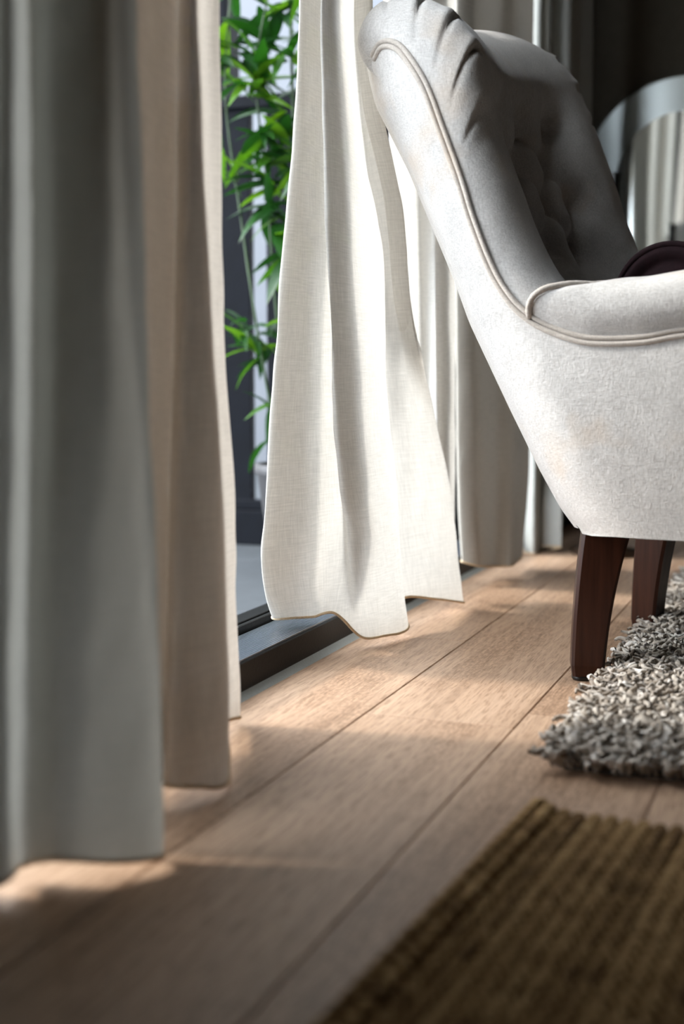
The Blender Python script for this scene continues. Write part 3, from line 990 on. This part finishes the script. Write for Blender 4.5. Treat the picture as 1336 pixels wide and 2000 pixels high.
# legs
def leg_mesh(rear=True):
    V = []
    n = 14
    for i in range(n):
        t = i / (n - 1)                        # 0 top, 1 floor
        z = .2055 * (1 - t) + .006 * t
        if rear:
            xc = .036 - .018 * t - .020 * math.sin(t * math.pi) * 0.0 - .022 * t * (1 - t) - 0.004 * t ** 2 + .004
            wx = (.064 - .020 * t - .012 * t * (1 - t)) / 2
            wy = (.036 - .004 * t) / 2
        else:
            xc = 0.0 + .01 * t; wx = (.05 - .018 * t) / 2; wy = wx
        if i == n - 1:
            wx *= .9; wy *= .88
        b = .004
        ring = [(-wx + b, -wy), (wx - b, -wy), (wx, -wy + b), (wx, wy - b), (wx - b, wy), (-wx + b, wy), (-wx, wy - b), (-wx, -wy + b)]
        for x, y in ring:
            V.append((x + xc, y, z))
    F = grid_faces(n, 8, 0, True)
    F += [tuple(range(8))[::-1], tuple((n - 1) * 8 + k for k in range(8))]
    return V, F
for y, rz in ((-.188, math.radians(20)), (.186, math.radians(-20))):
    V, Fc = leg_mesh(True)
    o = mesh_obj('leg', V, Fc, M['mahog'], chair, False)
    o.location = (-.006, y, 0)
    o.rotation_euler = (0, 0, rz)
    V, Fc = lathe([(0, 0), (.013, 0), (.0145, .002), (.0145, .007), (0, .007)], 14)
    g_ = mesh_obj('foot_glide', V, Fc, M['black'], o)
    g_.location = (.012, 0, 0)
for y in (WN + .05, WF - .05):
    V, Fc = leg_mesh(False)
    o = mesh_obj('leg', V, Fc, M['mahog'], chair, False)
    o.location = (.37, y, 0)
    V, Fc = lathe([(0, 0), (.012, 0), (.013, .002), (.013, .007), (0, .007)], 14)
    g_ = mesh_obj('foot_glide', V, Fc, M['black'], o)
    g_.location = (.01, 0, 0)

# maroon bolster on the seat
bol = tag(empty('bolster_cushion', (0, 0, 0)), 'dark maroon round bolster cushion lying on the armchair seat', 'cushion')
bc = onY(1342, 566, 1.94)
bol.location = (float(bc[0]) , 1.94, 0.437)
bol.rotation_euler = (0, 0, CH_A)
RB = 0.072
prof = [(0.0, -.118), (.02, -.119), (.044, -.117), (.050, -.113), (.054, -.117), (.062, -.122), (RB - .002, -.118), (RB, -.108), (RB + .001, -.06), (RB, 0.06), (RB, .108), (RB - .002, .118), (.06, .122), (.05, .113), (.02, .119), (0, .118)]
V, Fc = lathe(prof, 40)
V = [(x, z, y + RB) for x, y, z in V]
mesh_obj('cushion_body', V, Fc, M['maroon'], bol)
for yy_ in (-.117, .117):
    pts = [((RB) * math.cos(q), yy_, RB + RB * math.sin(q)) for q in np.linspace(0, 2 * math.pi, 49)]
    V, Fc = tube(pts, .004, 6)
    mesh_obj('piping', V, Fc, M['maroon'], bol)
for yy_ in (-.119, .119):
    V, Fc = lathe([(0.0, 0.005), (.010, .004), (.013, 0), (.010, -.004), (0, -.005)], 14)
    V = [(x, z + yy_, y + RB) for x, y, z in V]
    mesh_obj('cushion_button', V, Fc, M['maroon'], bol)

# ================================================================== shag rug
RX0, RX1, RY0, RY1 = -0.266, 1.35, 1.335, 3.15
rug = tag(empty('shag_rug', (RX0, RY0, 0)), 'thick grey-beige shag rug lying under the armchair', 'rug')
box_obj('backing', (0.012, 0.012, 0.0), (RX1 - RX0, RY1 - RY0, 0.007), M['rugbase'], rug)
def pile(x0, x1, y0, y1, step, seg, sides, rad, length):
    gx = np.arange(x0, x1, step); gy = np.arange(y0, y1, step)
    X, Y = np.meshgrid(gx, gy)
    X = X.ravel() + rng.normal(0, step * .3, X.size); Y = Y.ravel() + rng.normal(0, step * .3, Y.size)
    keep = (X > RX0) & (X < RX1) & (Y > RY0) & (Y < RY1)
    # leave room for the chair's front legs
    for ly in (WN + .05, WF - .05):
        c_, s_ = math.cos(CH_A), math.sin(CH_A)
        lx = CH_O[0] + .375 * c_ - ly * s_; lyw = CH_O[1] + .375 * s_ + ly * c_
        keep &= (X - lx) ** 2 + (Y - lyw) ** 2 > .032 ** 2
    X = X[keep]; Y = Y[keep]
    n = len(X)
    az = rng.uniform(0, 2 * np.pi, n)
    # strands near the edges lean outwards
    ex = np.clip((RX0 + .035 - X) / .035, 0, 1); ey = np.clip((RY0 + .035 - Y) / .035, 0, 1)
    L = length * rng.uniform(.75, 1.2, n)
    t = np.linspace(0, 1, seg + 1)
    curl_r = rng.uniform(.004, .009, n); turns = rng.uniform(1.0, 2.2, n) * rng.choice([-1, 1], n)
    lean = rng.uniform(.15, .6, n)
    leanx = np.cos(az) * lean * .5 - ex * .42; leany = np.sin(az) * lean * .5 - ey * .48
    lm = np.maximum(1, np.hypot(leanx, leany) / .52); leanx /= lm; leany /= lm
    ph = rng.uniform(0, 2 * np.pi, n)
    P = np.empty((n, seg + 1, 3))
    for k, tk in enumerate(t):
        a_ = ph + turns * 2 * np.pi * tk
        P[:, k, 0] = X + leanx * L * tk ** 1.3 + curl_r * tk * np.cos(a_)
        P[:, k, 1] = Y + leany * L * tk ** 1.3 + curl_r * tk * np.sin(a_)
        P[:, k, 2] = .005 + L * (.95 * tk - .36 * tk ** 3) * (1 - .38 * np.maximum(ex, ey)) + .002 * np.sin(a_ * 1.7)
    P[:, :, 2] = np.maximum(P[:, :, 2], .004)
    Tn = np.gradient(P, axis=1)
    Tn /= np.linalg.norm(Tn, axis=2, keepdims=True) + 1e-9
    ref = np.stack([np.cos(az), np.sin(az), np.full(n, .3)], -1)[:, None, :]
    a1 = np.cross(Tn, ref); a1 /= np.linalg.norm(a1, axis=2, keepdims=True) + 1e-9
    a2 = np.cross(Tn, a1)
    rr = rad * rng.uniform(.8, 1.25, n)[:, None] * np.interp(t, [0, .2, .6, .9, 1], [.8, 1, 1.1, 1.1, .75])[None, :]
    V = np.empty((n, seg + 1, sides, 3))
    for s in range(sides):
        q = 2 * math.pi * s / sides
        V[:, :, s] = P + (a1 * math.cos(q) + a2 * math.sin(q)) * rr[..., None]
    V[..., 2] = np.maximum(V[..., 2], .002)
    base = (np.arange(n) * (seg + 1) * sides)[:, None, None]
    kidx = np.arange(seg)[None, :, None] * sides
    s_i = np.arange(sides)[None, None, :]
    s_n = (s_i + 1) % sides
    Fq = np.stack([base + kidx + s_i, base + kidx + s_n, base + kidx + sides + s_n, base + kidx + sides + s_i], -1).reshape(-1, 4)
    tone = np.clip(rng.normal(.52, .22, n), 0, 1)
    tone_v = np.repeat(tone, (seg + 1) * sides)
    return V.reshape(-1, 3), Fq, tone_v
def big_mesh(name, V, F, tone, mat, parent):
    me = bpy.data.meshes.new(name)
    me.vertices.add(len(V)); me.vertices.foreach_set('co', V.astype(np.float32).ravel())
    me.loops.add(F.size); me.loops.foreach_set('vertex_index', F.astype(np.int32).ravel())
    me.polygons.add(len(F)); me.polygons.foreach_set('loop_start', np.arange(0, F.size, 4, dtype=np.int32))
    me.update(calc_edges=True)
    me.polygons.foreach_set('use_smooth', np.ones(len(F), dtype=bool))
    at = me.attributes.new('tone', 'FLOAT', 'POINT')
    at.data.foreach_set('value', tone.astype(np.float32))
    me.materials.append(mat)
    me.validate()
    return link(bpy.data.objects.new(name, me), parent)
V1, F1, T1 = pile(RX0, 0.16, RY0, 2.75, .0072, 11, 5, .0024, .042)
V2, F2, T2 = pile(0.16, RX1, RY0, RY1, .014, 5, 4, .0045, .042)
V3, F3, T3 = pile(RX0, 0.16, 2.75, RY1, .014, 5, 4, .0045, .042)
V = np.r_[V1, V2, V3] - np.array([RX0, RY0, 0])
Fq = np.r_[F1, F2 + len(V1), F3 + len(V1) + len(V2)]
pile_o = big_mesh('pile', V, Fq, np.r_[T1, T2, T3], M['rug'], rug)
pile_o['kind'] = 'stuff'

# ================================================================== jute mat
mc = onZ(1050, 1572, 0.012)
me_ = onZ(640, 2000, 0.012)
mang = math.atan2(mc[0] - me_[0], mc[1] - me_[1])          # the mat is turned a little to the boards
mat_o = tag(empty('jute_mat', (float(mc[0]), float(mc[1]), 0), -mang), 'brown woven jute mat with a thick braided border, in front of the shag rug', 'mat')
MW, ML = 0.86, 0.95
box_obj('backing', (0.002, -ML, 0.0), (MW, -0.004, 0.0045), M['jute_base'], mat_o)
def stitches(length, pitch, w, r, sides=6, tone0=.5):
    """two interleaved columns of slanted stitches forming one braid along -y."""
    V, F, T_ = [], [], []
    n = int(length / pitch)
    for i in range(n):
        for s in (-1, 1):
            y = -(i + (0.5 if s > 0 else 0.0)) * pitch - pitch * .4
            c = Vector((s * w * .25, y, r * .95))
            d = Vector((s * .55, -1.0, 0)).normalized()
            jl = random.uniform(.9, 1.1)
            ln = pitch * .95 * jl
            off = len(V)
            tone = min(1, max(0, random.gauss(tone0, .18)))
            b1 = d.cross(Vector((0, 0, 1))).normalized()
            for a, rad in ((-1, .25), (-.55, .9), (.2, 1.0), (.75, .75), (1, .2)):
                for k in range(sides):
                    q = 2 * math.pi * k / sides
                    z_arch = (1 - a * a) * r * .25
                    V.append(c + d * a * ln * .62 + b1 * math.cos(q) * r * .82 * rad + Vector((0, 0, math.sin(q) * r * .8 * rad + z_arch)))
                    T_.append(tone)
            F += grid_faces(5, sides, off, True)
            F += [tuple(off + k for k in range(sides))[::-1], tuple(off + 4 * sides + k for k in range(sides))]
    return V, F, T_
def rope_obj(name, data, parent):
    V, F, T_ = data
    o = mesh_obj(name, V, F, M['jute'], parent)
    at = o.data.attributes.new('tone', 'FLOAT', 'POINT')
    at.data.foreach_set('value', np.array(T_, dtype=np.float32))
    return o
bd = rope_obj('border_braid', stitches(ML, .021, .026, .0105), mat_o)
bd.location = (0.010, 0, 0.001)
ropes = [rope_obj('jute_rope', stitches(ML - .01, .0150, .0095, .0058, tone0=t0), mat_o) for t0 in (.5, .3, .72, .42, .62)]
x = 0.030
i = 0
while x < MW:
    o = ropes[i] if i < 5 else link(bpy.data.objects.new('jute_rope', ropes[random.randrange(5)].data), mat_o)
    o.location = (x, -.006 - random.uniform(0, .006), 0.0042)
    x += 0.0146
    i += 1

# ================================================================== mirror, small table and vase by the back wall
YM = ROOM['y1'] - 0.012
mcx = onY(1338, 300, YM)
rO = 0.262
ztop = float(onY(1325, 150, YM)[2])
zc = ztop - rO
mir = tag(empty('arched_mirror', (float(mcx[0]), YM, 0.0)), 'arched mirror with a wide pale glass border standing at the dark back wall', 'mirror')
def arch(r, z0, n=40, inset=0.0):
    pts = [(-r, z0 + inset)]
    pts += [(-r * math.cos(q), zc + r * math.sin(q)) for q in np.linspace(0, math.pi, n)]
    pts += [(r, z0 + inset)]
    return pts
oA = arch(rO, 0.095); iA = arch(rO - .088, 0.095, inset=.088)
nA = len(oA)
V = [(x, -.006, z) for x, z in oA] + [(x, -.014, z) for x, z in iA] + [(x, .004, z) for x, z in oA]
Fc = [(i, (i + 1) % nA, nA + (i + 1) % nA, nA + i) for i in range(nA)] + [(i, 2 * nA + i, 2 * nA + (i + 1) % nA, (i + 1) % nA) for i in range(nA)]
mesh_obj('bevelled_border', V, Fc, M['mirror_b'], mir, False)
V = [(x, -.0145, z) for x, z in iA]
gl = mesh_obj('mirror_glass', V, [tuple(range(nA))[::-1]], M['mirror'], mir, False)
V = [(x * 1.0, y, z) for y in (.004, .0115) for x, z in oA]
mesh_obj('backboard', V, [tuple(range(nA)), tuple(range(nA, 2 * nA))[::-1]] + [(i, (i + 1) % nA, nA + (i + 1) % nA, nA + i) for i in range(nA)], M['black'], mir, False)

vp = onY(1201, 370, 3.05)
st = tag(empty('side_table', (float(vp[0]), 3.05, 0)), 'small round dark side table behind the armchair', 'table')
V, Fc = lathe([(0, .0), (.08, 0), (.085, .008), (.02, .02), (.015, .05), (.013, .50), (.03, .525), (.03, .53), (0, .53)], 28)
mesh_obj('pedestal', V, Fc, M['table'], st)
V, Fc = lathe([(0, .53), (.085, .53), (.09, .537), (.09, .545), (.085, .55), (0, .55)], 36)
mesh_obj('table_top', V, Fc, M['table'], st)
zt = float(onY(1200, 338, 3.05)[2])
vs = tag(empty('bottle_vase', (float(vp[0]), 3.05, 0.55)), 'black slender vase standing on the small side table', 'vase')
h = zt - .55
V, Fc = lathe([(0, 0), (.025, 0), (.032, .02), (.034, .06), (.022, h * .55), (.011, h * .72), (.010, h * .93), (.014, h), (.009, h), (.007, h * .9), (0, h * .6)], 24)
mesh_obj('vase_body', V, Fc, M['black'], vs)
